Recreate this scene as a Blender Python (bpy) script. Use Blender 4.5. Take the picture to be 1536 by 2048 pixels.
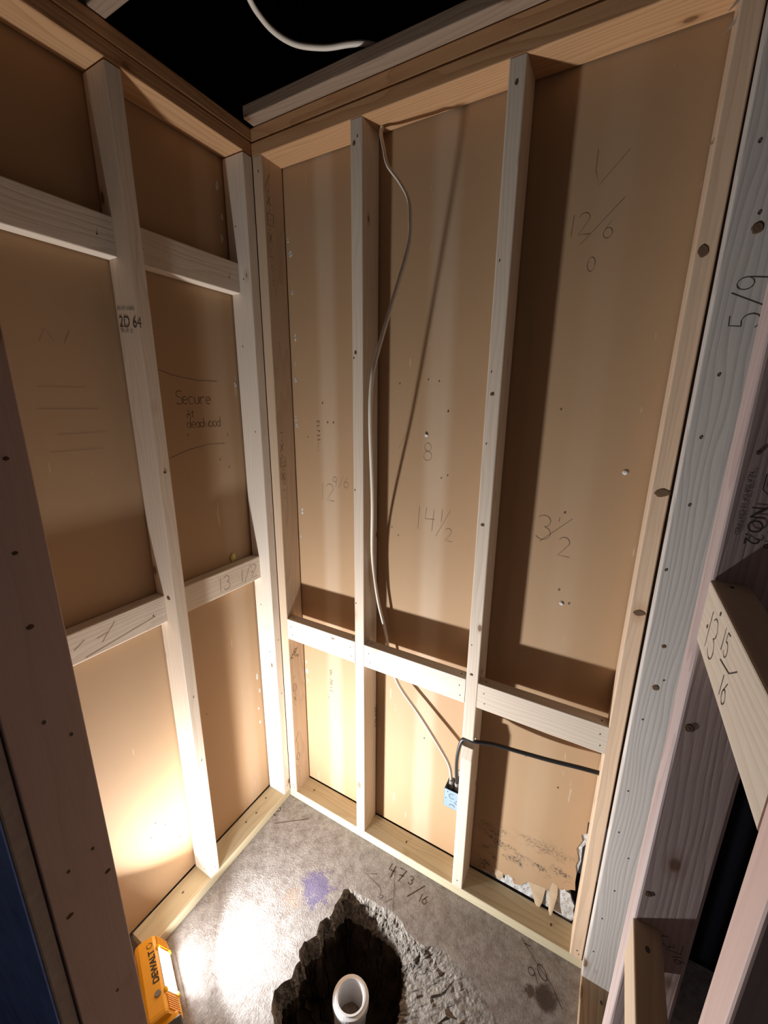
import bpy, bmesh, math, random
from mathutils import Vector, Matrix, noise as mnoise
random.seed(7)
for o in list(bpy.data.objects):
    bpy.data.objects.remove(o, do_unlink=True)
sc = bpy.context.scene
COL = sc.collection

# ---------------------------------------------------------------- camera
cam_d = bpy.data.cameras.new('camera')
cam = bpy.data.objects.new('camera', cam_d)
COL.objects.link(cam)
YAW, PITCH, ROLL, FPX = 0.5112, -0.2576, 0.0101, 821.43
fw = Vector((-math.sin(YAW)*math.cos(PITCH), math.cos(YAW)*math.cos(PITCH), math.sin(PITCH)))
rt = fw.cross(Vector((0, 0, 1))).normalized()
up = rt.cross(fw)
r2 = rt*math.cos(ROLL) + up*math.sin(ROLL)
u2 = up*math.cos(ROLL) - rt*math.sin(ROLL)
M = Matrix((r2, u2, -fw)).transposed().to_4x4()
M.translation = Vector((1.0792, -1.0847, 1.7194))
cam.matrix_world = M
cam_d.sensor_fit = 'HORIZONTAL'
cam_d.sensor_width = 36.0
cam_d.lens = FPX/1536*36.0
cam_d.clip_start = 0.01
sc.camera = cam

# ---------------------------------------------------------------- world and exposure
w = bpy.data.worlds.new('world')
sc.world = w
w.use_nodes = True
w.node_tree.nodes['Background'].inputs[0].default_value = (0.95, 0.95, 1.0, 1)
w.node_tree.nodes['Background'].inputs[1].default_value = 0.04
sc.view_settings.view_transform = 'Standard'
sc.view_settings.look = 'None'
sc.view_settings.gamma = 1
sc.view_settings.use_curve_mapping = False
sc.view_settings.exposure = 0.0
PANEL_GLOW = 110.0         # the diffuser itself
LAMP_WATTS = 26.0
LAMP_TURN = -15.0
LAMP_SPREAD = 158.0
LAMP_TILT = 46.0
LAMP_COLOUR = (0.93, 0.97, 1.0)

# ---------------------------------------------------------------- material helpers
class NT:
    def __init__(self, name):
        self.m = bpy.data.materials.new(name)
        self.m.use_nodes = True
        self.t = self.m.node_tree
        self.b = self.t.nodes['Principled BSDF']
    def n(self, typ, **kw):
        nd = self.t.nodes.new(typ)
        for k, v in kw.items():
            if k in ('i',):
                for kk, vv in v.items():
                    nd.inputs[kk].default_value = vv
            else:
                setattr(nd, k, v)
        return nd
    def l(self, a, b):
        self.t.links.new(a, b)
    def math(self, op, a, b=None, c=None, clamp=False):
        nd = self.n('ShaderNodeMath', operation=op, use_clamp=clamp)
        for k, v in enumerate((a, b, c)):
            if v is None: continue
            if isinstance(v, (int, float)): nd.inputs[k].default_value = v
            else: self.l(v, nd.inputs[k])
        return nd.outputs[0]
    def mix(self, fac, a, b, mode='MIX'):
        nd = self.n('ShaderNodeMix', data_type='RGBA', blend_type=mode)
        for sock, v in ((nd.inputs[0], fac), (nd.inputs[6], a), (nd.inputs[7], b)):
            if isinstance(v, (int, float)): sock.default_value = v
            elif isinstance(v, tuple): sock.default_value = (*v[:3], 1)
            else: self.l(v, sock)
        return nd.outputs[2]
    def ramp(self, fac, stops):
        nd = self.n('ShaderNodeValToRGB')
        e = nd.color_ramp.elements
        while len(e) < len(stops): e.new(0.5)
        for k, (p, c) in enumerate(stops):
            e[k].position = p
            e[k].color = (*c, 1) if len(c) == 3 else c
        self.l(fac, nd.inputs[0])
        return nd.outputs[0]
    def noise(self, vec, scale, detail=3.0, rough=0.55, dist=0.0):
        nd = self.n('ShaderNodeTexNoise', i={'Scale': scale, 'Detail': detail, 'Roughness': rough, 'Distortion': dist})
        if vec is not None: self.l(vec, nd.inputs['Vector'])
        return nd.outputs['Fac']
    def mapping(self, vec, scale=(1, 1, 1), loc=(0, 0, 0), rot=(0, 0, 0)):
        nd = self.n('ShaderNodeMapping')
        nd.inputs['Scale'].default_value = scale
        nd.inputs['Location'].default_value = loc
        nd.inputs['Rotation'].default_value = rot
        self.l(vec, nd.inputs['Vector'])
        return nd.outputs[0]
    def bump(self, h, strength, dist):
        nd = self.n('ShaderNodeBump', i={'Strength': strength, 'Distance': dist})
        self.l(h, nd.inputs['Height'])
        self.l(nd.outputs[0], self.b.inputs['Normal'])

def wood(name, light, dark, contrast=0.6, knot=0.5, rough=0.62, tint=None, ringscale=27.0, blotch=0.35):
    """sawn softwood; the grain runs along the local X axis of each board"""
    k_ = 0.97
    light = tuple(x*k_ for x in light); dark = tuple(x*k_ for x in dark); tint = tuple(x*k_ for x in tint) if tint else None
    q = NT(name)
    tc = q.n('ShaderNodeTexCoord')
    oi = q.n('ShaderNodeObjectInfo')
    rnd = oi.outputs['Random']
    off = q.n('ShaderNodeCombineXYZ')
    q.l(q.math('MULTIPLY', rnd, 37.0), off.inputs[0])
    q.l(q.math('MULTIPLY_ADD', rnd, 0.13, 0.05), off.inputs[1])
    q.l(q.math('MULTIPLY_ADD', rnd, -0.11, 0.09), off.inputs[2])
    add = q.n('ShaderNodeVectorMath', operation='ADD')
    q.l(tc.outputs['Object'], add.inputs[0]); q.l(off.outputs[0], add.inputs[1])
    v = add.outputs[0]
    # growth rings, bent slowly along the board
    bend = q.n('ShaderNodeTexNoise', i={'Scale': 1.0, 'Detail': 2.0})
    q.l(q.mapping(v, (1.4, 9, 9)), bend.inputs['Vector'])
    sc1 = q.n('ShaderNodeVectorMath', operation='SCALE'); sc1.inputs['Scale'].default_value = 0.10
    q.l(bend.outputs['Color'], sc1.inputs[0])
    ad2 = q.n('ShaderNodeVectorMath', operation='ADD')
    q.l(q.mapping(v, (0.06, 1, 1)), ad2.inputs[0]); q.l(sc1.outputs[0], ad2.inputs[1])
    wv = q.n('ShaderNodeTexWave', wave_type='RINGS', rings_direction='X', wave_profile='SAW',
             i={'Scale': ringscale, 'Distortion': 2.2, 'Detail': 3.0, 'Detail Scale': 1.6})
    q.l(ad2.outputs[0], wv.inputs['Vector'])
    ring = q.math('POWER', wv.outputs['Fac'], 2.2)
    fine = q.noise(q.mapping(v, (7, 300, 300)), 1.0, 3.0)
    blot = q.noise(q.mapping(v, (2.2, 14, 14)), 1.0, 3.0)
    f = q.math('MULTIPLY', ring, contrast)
    f = q.math('MULTIPLY_ADD', q.math('SUBTRACT', fine, 0.5), 0.7, f, clamp=True)
    c = q.mix(f, light, dark)
    mid = tuple(a*0.72+b*0.28 for a, b in zip(light, dark))
    c = q.mix(q.math('MULTIPLY', q.math('GREATER_THAN', blot, -1), q.math('MULTIPLY', blot, blotch)), c, tint or mid)
    # knots
    vo = q.n('ShaderNodeTexVoronoi', feature='F1', i={'Scale': 1.0})
    q.l(q.mapping(v, (6.5, 12.5, 12.5)), vo.inputs['Vector'])
    sepc = q.n('ShaderNodeSeparateColor'); q.l(vo.outputs['Color'], sepc.inputs[0])
    on = q.math('GREATER_THAN', sepc.outputs[0], 0.85-knot)
    rad = q.math('MULTIPLY_ADD', sepc.outputs[1], 0.11, 0.05)
    kd = q.math('DIVIDE', vo.outputs['Distance'], rad)
    core = q.n('ShaderNodeMapRange', interpolation_type='SMOOTHSTEP', i={'From Min': 1.15, 'From Max': 0.75})
    q.l(kd, core.inputs[0])
    halo = q.n('ShaderNodeMapRange', interpolation_type='SMOOTHSTEP', i={'From Min': 2.2, 'From Max': 0.9, 'To Max': 0.45})
    q.l(kd, halo.inputs[0])
    c = q.mix(q.math('MULTIPLY', halo.outputs[0], on), c, (dark[0]*0.85, dark[1]*0.72, dark[2]*0.6))
    c = q.mix(q.math('MULTIPLY', q.math('MULTIPLY', core.outputs[0], on), 0.85), c, (0.16, 0.075, 0.035))
    q.l(c, q.b.inputs['Base Color'])
    q.b.inputs['Roughness'].default_value = rough
    q.b.inputs['Specular IOR Level'].default_value = 0.28
    h = q.math('MULTIPLY_ADD', fine, 0.5, q.math('MULTIPLY', ring, -0.6))
    q.bump(h, 0.25, 0.0012)
    return q.m

def plain(name, col, rough=0.6, metal=0.0, spec=0.4, nscale=40.0, var=0.12, bump=0.0):
    q = NT(name)
    tc = q.n('ShaderNodeTexCoord')
    nf = q.noise(tc.outputs['Object'], nscale, 4.0)
    q.l(q.mix(nf, tuple(min(1, x*(1-var)) for x in col), tuple(min(1, x*(1+var)) for x in col)), q.b.inputs['Base Color'])
    q.b.inputs['Roughness'].default_value = rough
    q.b.inputs['Metallic'].default_value = metal
    q.b.inputs['Specular IOR Level'].default_value = spec
    if bump: q.bump(nf, bump, 0.002)
    return q.m

def kraft(name, stripes, mould):
    """brown paper back of plasterboard; stripes = centres (m, along local X) of paler bands left by older studs"""
    q = NT(name)
    tc = q.n('ShaderNodeTexCoord')
    v = tc.outputs['Object']
    sep = q.n('ShaderNodeSeparateXYZ'); q.l(v, sep.inputs[0])
    big = q.noise(q.mapping(v, (1.5, 1.5, 0.7)), 2.2, 4.0)
    speck = q.noise(v, 190.0, 3.0, 0.7)
    c = q.mix(big, (0.38, 0.23, 0.12), (0.45, 0.29, 0.165))
    c = q.mix(q.math('MULTIPLY', q.math('SUBTRACT', speck, 0.42, clamp=True), 1.6), c, (0.40, 0.26, 0.15))
    band = None
    for s, half, amt in stripes:
        d = q.math('ABSOLUTE', q.math('SUBTRACT', sep.outputs[0], s))
        mr = q.n('ShaderNodeMapRange', interpolation_type='SMOOTHSTEP', i={'From Min': half*1.7, 'From Max': half*0.5, 'To Max': amt})
        q.l(d, mr.inputs[0])
        band = mr.outputs[0] if band is None else q.math('MAXIMUM', band, mr.outputs[0])
    if band is not None:
        c = q.mix(q.math('MULTIPLY', band, q.math('MULTIPLY_ADD', big, 0.7, 0.4)), c, (0.70, 0.56, 0.43))
    # scuffs
    scf = q.noise(q.mapping(v, (40, 5, 5), rot=(0, 0.5, 0)), 1.0, 3.0)
    c = q.mix(q.math('MULTIPLY', q.math('GREATER_THAN', scf, 0.73), 0.25), c, (0.72, 0.62, 0.52))
    if mould:
        low = q.n('ShaderNodeMapRange', i={'From Min': 0.36, 'From Max': 0.16}); q.l(sep.outputs[2], low.inputs[0])
        side = q.n('ShaderNodeMapRange', i={'From Min': 0.78, 'From Max': 0.86}); q.l(sep.outputs[0], side.inputs[0])
        mn = q.noise(q.mapping(v, (9, 9, 15)), 1.0, 5.0, 0.62)
        ms = q.noise(v, 130.0, 3.0, 0.7)
        mk = q.n('ShaderNodeMapRange', interpolation_type='SMOOTHSTEP', i={'From Min': 0.49, 'From Max': 0.63}); q.l(mn, mk.inputs[0])
        mk2 = q.n('ShaderNodeMapRange', interpolation_type='SMOOTHSTEP', i={'From Min': 0.42, 'From Max': 0.6}); q.l(ms, mk2.inputs[0])
        m = q.math('MULTIPLY', q.math('MULTIPLY', mk.outputs[0], mk2.outputs[0]), q.math('MULTIPLY', low.outputs[0], side.outputs[0]))
        c = q.mix(q.math('MULTIPLY', m, 1.6, clamp=True), c, (0.055, 0.048, 0.04))
        stain = q.n('ShaderNodeMapRange', i={'From Min': 0.55, 'From Max': 0.02, 'To Max': 0.32}); q.l(sep.outputs[2], stain.inputs[0])
        c = q.mix(q.math('MULTIPLY', stain.outputs[0], q.math('MULTIPLY', big, side.outputs[0])), c, (0.42, 0.27, 0.16))
    q.l(c, q.b.inputs['Base Color'])
    q.b.inputs['Roughness'].default_value = 0.72
    q.b.inputs['Specular IOR Level'].default_value = 0.25
    q.bump(q.math('ADD', q.math('MULTIPLY', speck, 0.25), q.noise(v, 9.0, 2.0)), 0.18, 0.002)
    return q.m

def concrete():
    q = NT('concrete_slab')
    tc = q.n('ShaderNodeTexCoord'); v = tc.outputs['Object']
    a = q.noise(v, 3.0, 6.0, 0.62); b = q.noise(v, 26.0, 7.0, 0.78); s = q.noise(v, 170.0, 4.0, 0.7)
    c = q.mix(a, (0.30, 0.265, 0.24), (0.51, 0.475, 0.455))
    c = q.mix(q.math('MULTIPLY', q.math('SUBTRACT', b, 0.36, clamp=True), 4.5, clamp=True), q.mix(0.62, c, (0.14, 0.10, 0.08)), c)
    c = q.mix(q.math('MULTIPLY', q.math('SUBTRACT', q.noise(v, 75.0, 4.0, 0.7), 0.52, clamp=True), 5.0, clamp=True), c, q.mix(0.45, c, (0.17, 0.125, 0.10)))
    c = q.mix(q.math('MULTIPLY', q.math('GREATER_THAN', s, 0.62), 0.3), c, (0.62, 0.59, 0.55))
    sep = q.n('ShaderNodeSeparateXYZ'); q.l(v, sep.inputs[0])
    def spot(x, y, r, col, amt, c, rough=0.5):
        dx = q.math('SUBTRACT', sep.outputs[0], x); dy = q.math('SUBTRACT', sep.outputs[1], y)
        d = q.math('SQRT', q.math('ADD', q.math('MULTIPLY', dx, dx), q.math('MULTIPLY', dy, dy)))
        d = q.math('MULTIPLY_ADD', q.math('SUBTRACT', b, 0.5), r*rough*2, d)
        mr = q.n('ShaderNodeMapRange', interpolation_type='SMOOTHSTEP', i={'From Min': r*1.15, 'From Max': r*0.6, 'To Max': amt}); q.l(d, mr.inputs[0])
        return q.mix(mr.outputs[0], c, col)
    c = spot(0.335, -0.235, 0.055, (0.16, 0.13, 0.34), 0.6, c, 2.2)      # chalk stain
    c = spot(0.285, -0.30, 0.035, (0.50, 0.30, 0.18), 0.3, c, 2.4)
    c = spot(1.115, -0.125, 0.036, (0.075, 0.05, 0.035), 0.92, c, 0.7)   # damp patch
    c = spot(1.068, -0.130, 0.016, (0.10, 0.065, 0.045), 0.9, c, 1.2)
    sl = q.noise(q.mapping(v, (22, 160, 1), rot=(0, 0, 0.6)), 1.0, 3.0)
    c = q.mix(q.math('MULTIPLY', q.math('GREATER_THAN', sl, 0.69), 0.22), c, (0.60, 0.57, 0.54))
    q.l(c, q.b.inputs['Base Color'])
    q.b.inputs['Roughness'].default_value = 0.78
    q.b.inputs['Specular IOR Level'].default_value = 0.3
    q.bump(q.math('ADD', q.math('MULTIPLY', b, 0.7), q.math('MULTIPLY', s, 0.5)), 0.9, 0.006)
    return q.m

def rubble(name, lo, hi, scale=45.0):
    q = NT(name)
    tc = q.n('ShaderNodeTexCoord'); v = tc.outputs['Object']
    a = q.noise(v, scale, 6.0, 0.7); b = q.noise(v, scale*4, 4.0, 0.7)
    vo = q.n('ShaderNodeTexVoronoi', feature='F1', i={'Scale': scale*1.6}); q.l(v, vo.inputs['Vector'])
    c = q.mix(q.math('MULTIPLY_ADD', q.math('SUBTRACT', a, 0.5), 2.2, 0.5, clamp=True), lo, hi)
    q.l(c, q.b.inputs['Base Color'])
    q.b.inputs['Roughness'].default_value = 0.9
    q.b.inputs['Specular IOR Level'].default_value = 0.15
    q.bump(q.math('ADD', q.math('ADD', a, q.math('MULTIPLY', b, 0.4)), q.math('MULTIPLY', vo.outputs['Distance'], 0.8)), 0.9, 0.008)
    return q.m

def emitter(name, col, strength):
    q = NT(name)
    q.t.nodes.remove(q.b)
    e = q.n('ShaderNodeEmission'); e.inputs[0].default_value = col; e.inputs[1].default_value = strength
    q.l(e.outputs[0], q.t.nodes['Material Output'].inputs[0])
    return q.m

MAT = {
    'spruce': wood('spruce', (0.72, 0.60, 0.48), (0.54, 0.40, 0.28), 0.45, 0.35),
    'spruce_pale': wood('spruce_pale', (0.76, 0.66, 0.55), (0.60, 0.47, 0.36), 0.40, 0.35),
    'spruce_tan': wood('spruce_tan', (0.62, 0.46, 0.32), (0.44, 0.29, 0.18), 0.5, 0.3),
    'fir_orange': wood('fir_orange', (0.72, 0.52, 0.36), (0.54, 0.34, 0.20), 0.4, 0.3),
    'fir_plate': wood('fir_plate', (0.56, 0.315, 0.155), (0.37, 0.175, 0.07), 0.65, 0.3),
    'treated': wood('treated', (0.62, 0.53, 0.36), (0.44, 0.34, 0.20), 0.6, 0.2),
    'old_board': wood('old_board', (0.31, 0.215, 0.15), (0.20, 0.125, 0.08), 0.6, 0.3),
    'treated_brown': wood('treated_brown', (0.52, 0.37, 0.235), (0.33, 0.21, 0.12), 0.65, 0.2),
    'grey_weathered': wood('grey_weathered', (0.66, 0.60, 0.54), (0.42, 0.36, 0.31), 0.75, 0.4, tint=(0.58, 0.49, 0.46), blotch=0.5),
    'purple_fir': wood('purple_fir', (0.57, 0.46, 0.41), (0.38, 0.27, 0.235), 0.75, 0.4, tint=(0.47, 0.33, 0.345), blotch=0.6),
    'pink_fir': wood('pink_fir', (0.74, 0.52, 0.45), (0.60, 0.38, 0.31), 0.5, 0.3, tint=(0.70, 0.45, 0.43), blotch=0.5),
    'jamb_wood': wood('jamb_wood', (0.62, 0.44, 0.35), (0.50, 0.32, 0.24), 0.3, 0.6, tint=(0.56, 0.35, 0.32)),
    'kraft_back': kraft('kraft_back', [(0.195, 0.030, 0.36), (0.60, 0.033, 0.36), (1.0, 0.03, 0.08)], True),
    'kraft_left': kraft('kraft_left', [(-0.115, 0.030, 0.22)], False),
    'gypsum': rubble('gypsum', (0.50, 0.47, 0.44), (0.72, 0.70, 0.67), 30.0),
    'paper_flap': plain('paper_flap', (0.50, 0.36, 0.23), 0.8, var=0.2),
    'concrete': concrete(),
    'broken': rubble('broken_concrete', (0.17, 0.14, 0.115), (0.42, 0.37, 0.325), 60.0),
    'soil': rubble('soil', (0.035, 0.025, 0.018), (0.14, 0.10, 0.07), 26.0),
    'dark_void': plain('dark_void', (0.010, 0.010, 0.013), 0.9, spec=0.05),  # near-black colour stands in for the unlit space overhead and behind the walls
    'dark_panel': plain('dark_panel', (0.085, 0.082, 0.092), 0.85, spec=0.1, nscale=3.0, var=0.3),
    'blue_paint': plain('blue_paint', (0.20, 0.29, 0.76), 0.55, nscale=18.0, var=0.6),
    'raw_edge': plain('raw_edge', (0.42, 0.33, 0.27), 0.85, var=0.3, nscale=60),
    'yellow': plain('yellow_plastic', (0.80, 0.36, 0.015), 0.42, spec=0.45, var=0.05),
    'yellow_bright': plain('yellow_clip', (0.95, 0.58, 0.02), 0.4, var=0.05),
    'black_plastic': plain('black_plastic', (0.022, 0.021, 0.020), 0.5),
    'grey_plastic': plain('grey_plastic', (0.20, 0.18, 0.16), 0.5),
    'panel': emitter('lit_panel', (*LAMP_COLOUR, 1), PANEL_GLOW),
    'bezel': plain('bezel', (0.75, 0.75, 0.74), 0.3),
    'cable_white': plain('cable_white', (0.72, 0.64, 0.54), 0.45, var=0.05),
    'cable_black': plain('cable_black', (0.020, 0.019, 0.018), 0.38, spec=0.5),
    'cable_grey': plain('cable_grey', (0.30, 0.26, 0.22), 0.5),
    'galv': plain('galvanised', (0.30, 0.39, 0.46), 0.45, metal=0.2, nscale=70.0, var=0.2),
    'slot': plain('slot', (0.03, 0.03, 0.03), 0.8),
    'pvc': plain('pvc', (0.80, 0.79, 0.80), 0.35, spec=0.5, var=0.03),
    'pvc_in': plain('pvc_inside', (0.30, 0.22, 0.16), 0.5, nscale=60, var=0.9),
    'ink': plain('ink', (0.06, 0.042, 0.032), 0.8),
    'pencil': plain('pencil', (0.16, 0.105, 0.07), 0.8),
    'nail': plain('nail', (0.10, 0.07, 0.05), 0.6),
    'knot': rubble('knot', (0.20, 0.105, 0.055), (0.46, 0.29, 0.17), 60.0),
    'brass': plain('brass', (0.65, 0.55, 0.18), 0.45),
}

# ---------------------------------------------------------------- object helpers
def link(name, me, mat, parent=None, mw=None):
    o = bpy.data.objects.new(name, me)
    COL.objects.link(o)
    if mat is not None: me.materials.append(MAT[mat])
    if parent is not None: o.parent = parent
    if mw is not None: o.matrix_basis = mw
    return o

def tag(o, label=None, category=None, group=None, kind=None):
    if label: o['label'] = label
    if category: o['category'] = category
    if group: o['group'] = group
    if kind: o['kind'] = kind
    return o

def empty(name, loc, label, category, kind=None):
    o = bpy.data.objects.new(name, None)
    COL.objects.link(o)
    o.empty_display_size = 0.05
    o.location = loc
    return tag(o, label, category, kind=kind)

def wp(parent, mw):
    """world matrix -> matrix under a parent that is only translated"""
    if parent is None: return mw
    base = Matrix.Identity(4)
    q = parent
    while q is not None:
        base = q.matrix_basis @ base
        q = q.parent
    return base.inverted() @ mw

def from_bm(name, bm, mat, parent=None, mw=None, smooth=False):
    me = bpy.data.meshes.new(name)
    bmesh.ops.recalc_face_normals(bm, faces=bm.faces)
    bm.to_mesh(me); bm.free()
    if smooth:
        for f in me.polygons: f.use_smooth = True
    return link(name, me, mat, parent, wp(parent, mw if mw is not None else Matrix.Identity(4)))

def bm_box(bm, lo, hi, bevel=0.0, seg=2):
    r = bmesh.ops.create_cube(bm, size=1.0)
    vs = r['verts']
    for v in vs:
        v.co = Vector(((lo[i]+hi[i])/2 + v.co[i]*(hi[i]-lo[i]) for i in range(3)))
    if bevel:
        es = list({e for v in vs for e in v.link_edges})
        bmesh.ops.bevel(bm, geom=es, offset=bevel, segments=seg, profile=0.5, affect='EDGES')

def board(name, parent, x, y, z, mat, label=None, bevel=0.0032, bow=None):
    """a length of lumber filling world ranges x, y, z; local X runs along the grain. bow = world vector of mid-span bow"""
    lo = Vector((x[0], y[0], z[0])); hi = Vector((x[1], y[1], z[1]))
    d = hi-lo; c = (lo+hi)/2
    ax = max(range(3), key=lambda i: d[i])
    X = Vector((1 if ax == 0 else 0, 1 if ax == 1 else 0, 1 if ax == 2 else 0))
    Y = Vector(((0, 1, 0), (0, 0, 1), (1, 0, 0))[ax])
    Z = X.cross(Y)
    L = d[ax]
    dy = abs(d.dot(Y)); dz = abs(d.dot(Z))
    bm = bmesh.new()
    bm_box(bm, (-L/2, -dy/2, -dz/2), (L/2, dy/2, dz/2))
    # rounded long edges only; sawn ends stay crisp
    es = [e for e in bm.edges if abs((e.verts[0].co-e.verts[1].co).normalized().x) > 0.9]
    bmesh.ops.bevel(bm, geom=es, offset=bevel, segments=3, profile=0.5, affect='EDGES')
    if bow is not None:
        n = 12
        for k in range(1, n):
            xx = -L/2+L*k/n
            g = bm.verts[:]+bm.edges[:]+bm.faces[:]
            bmesh.ops.bisect_plane(bm, geom=g, plane_co=(xx, 0, 0), plane_no=(1, 0, 0))
        b = Vector((Vector(bow).dot(X), Vector(bow).dot(Y), Vector(bow).dot(Z)))
        for v in bm.verts:
            v.co += b*(1-(2*v.co.x/L)**2)
    mw = Matrix((X, Y, Z)).transposed().to_4x4(); mw.translation = c
    o = from_bm(name, bm, mat, parent, mw)
    if label: o['label'] = label
    return o

def tube(name, pts, r, mat, parent=None, seg=10, sub=8, flat=1.0, closed_ends=True):
    """smooth tube through points (Catmull-Rom)"""
    P = [Vector(p) for p in pts]
    Q = [P[0]*2-P[1]] + P + [P[-1]*2-P[-2]]
    path = []
    for i in range(1, len(Q)-2):
        for k in range(sub):
            t = k/sub
            a, b, c, d = Q[i-1], Q[i], Q[i+1], Q[i+2]
            path.append(0.5*((2*b)+(c-a)*t+(2*a-5*b+4*c-d)*t*t+(3*b-a-3*c+d)*t**3))
    path.append(P[-1])
    bm = bmesh.new(); rings = []
    ref = Vector((0.31, 0.87, 0.37)).normalized()
    for i, p in enumerate(path):
        tg = (path[min(i+1, len(path)-1)]-path[max(i-1, 0)]).normalized()
        s = (ref - tg*ref.dot(tg)).normalized(); ref = s
        t2 = tg.cross(s)
        rings.append([bm.verts.new(p+(s*math.cos(2*math.pi*k/seg)*r+t2*math.sin(2*math.pi*k/seg)*r*flat)) for k in range(seg)])
    for a, b in zip(rings, rings[1:]):
        for k in range(seg):
            bm.faces.new((a[k], a[(k+1) % seg], b[(k+1) % seg], b[k]))
    if closed_ends:
        bm.faces.new(rings[0][::-1]); bm.faces.new(rings[-1])
    return from_bm(name, bm, mat, parent, smooth=True)

# hand lettering: strokes in a box about 0.6 wide and 1 high
def arc(cx, cy, rx, ry, a0, a1, n=12):
    return [(cx+rx*math.cos(math.radians(a0+(a1-a0)*k/n)), cy+ry*math.sin(math.radians(a0+(a1-a0)*k/n))) for k in range(n+1)]
GL = {
    '0': [arc(.3, .5, .27, .5, 90, 450, 16)], '1': [[(.34, 1), (.28, 0)]],
    '2': [arc(.28, .74, .25, .26, 160, -20, 8)+[(.05, .02), (.6, .0)]],
    '3': [arc(.25, .76, .25, .24, 150, -80, 8)+arc(.25, .26, .29, .27, 80, -150, 9)],
    '4': [[(.1, 1), (.05, .5), (.5, .52)], [(.45, .95), (.38, 0)]],
    '5': [[(.5, 1), (.15, .98), (.1, .58)]+arc(.27, .32, .27, .3, 110, -150, 9)],
    '6': [[(.45, 1)]+arc(.3, .3, .26, .3, 160, 500, 14)],
    '7': [[(.02, .98), (.55, 1), (.25, 0)], [(.15, .5), (.5, .55)]],
    '8': [arc(.3, .75, .2, .23, -90, 270, 12), arc(.3, .26, .25, .26, 90, 450, 12)],
    '9': [arc(.28, .72, .22, .26, 0, 360, 12)+[(.48, .5), (.4, 0)]],
    '/': [[(-.05, -.1), (.55, 1.1)]], 'x': [[(.05, .9), (.5, .1)], [(.05, .1), (.5, .9)]], '-': [[(.1, .5), (.5, .5)]],
    '#': [[(0, 0), (.75, .05), (.75, 1), (0, .95), (0, 0)], [(.3, .4), (.45, .55)]],
    'o': [arc(.25, .3, .22, .28, 90, 450, 12)], 'c': [arc(.28, .3, .24, .28, 50, 310, 9)],
    'e': [[(.06, .3), (.48, .34)]+arc(.27, .3, .22, .28, 10, 310, 10)], 'S': [arc(.35, .76, .27, .23, 40, 250, 8)+arc(.3, .26, .28, .27, 80, -150, 9)],
    'u': [[(.05, .6), (.08, .15), (.25, .02), (.42, .2), (.45, .6), (.5, .02)]], 'r': [[(.08, .6), (.1, .02)], [(.1, .4), (.25, .58), (.45, .55)]],
    'A': [[(.0, 0), (.3, 1), (.55, 0)], [(.08, .35), (.5, .4)]], 't': [[(.25, .95), (.22, .1), (.4, .0)], [(.02, .62), (.48, .66)]],
    'd': [arc(.22, .28, .2, .26, 30, 390, 10), [(.44, 1), (.42, .02)]], 'a': [arc(.24, .28, .2, .26, 30, 390, 10), [(.44, .55), (.48, .02)]],
    'w': [[(.0, .58), (.12, .02), (.27, .45), (.42, .02), (.58, .6)]], '*': [arc(.15, .9, .1, .1, 0, 360, 8)], ' ': [],
    '<': [[(.55, .75), (0, .5), (.5, .1)]], '.': [[(.2, 0), (.26, .04)]],
}
def strokes_of(text, adv=0.78):
    out = []
    x = 0.0
    for ch in text:
        for s in GL.get(ch, []):
            out.append([(x+a, b) for a, b in s])
        x += adv if ch not in '1/ .' else adv*0.72
    return out

def ink(name, parent, origin, u, v, size, strokes, width=0.0011, mat='pencil', label=None, lift=0.0004):
    u = Vector(u).normalized(); v = Vector(v).normalized(); n = u.cross(v).normalized(); width *= 0.72
    O = Vector(origin)+n*lift
    if isinstance(strokes, str): strokes = strokes_of(strokes)
    bm = bmesh.new()
    for s in strokes:
        P = [O+u*(a*size)+v*(b*size) for a, b in s]
        prev = None
        for i, p in enumerate(P):
            tg = (P[min(i+1, len(P)-1)]-P[max(i-1, 0)])
            if tg.length < 1e-9: continue
            sd = n.cross(tg.normalized())*width*0.5*(0.75+0.5*random.random())
            cur = (bm.verts.new(p+sd), bm.verts.new(p-sd))
            if prev: bm.faces.new((prev[0], prev[1], cur[1], cur[0]))
            prev = cur
    o = from_bm(name, bm, mat, parent)
    if label: o['label'] = label
    return o

def print_text(name, parent, txt, origin, u, v, size, mat='ink', label=None, lift=0.0005, space=1.0, bold=0.0):
    cu = bpy.data.curves.new(name, 'FONT'); cu.body = txt; cu.size = size; cu.space_character = space; cu.offset = bold
    t = bpy.data.objects.new(name+'_tmp', cu); COL.objects.link(t)
    dg = bpy.context.evaluated_depsgraph_get()
    me = bpy.data.meshes.new_from_object(t.evaluated_get(dg))
    bpy.data.objects.remove(t, do_unlink=True); bpy.data.curves.remove(cu)
    u = Vector(u).normalized(); v = Vector(v).normalized(); n = u.cross(v)
    mw = Matrix((u, v, n)).transposed().to_4x4(); mw.translation = Vector(origin)+n*lift
    me.materials.clear()
    o = link(name, me, mat, parent, wp(parent, mw))
    if label: o['label'] = label
    return o

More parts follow.
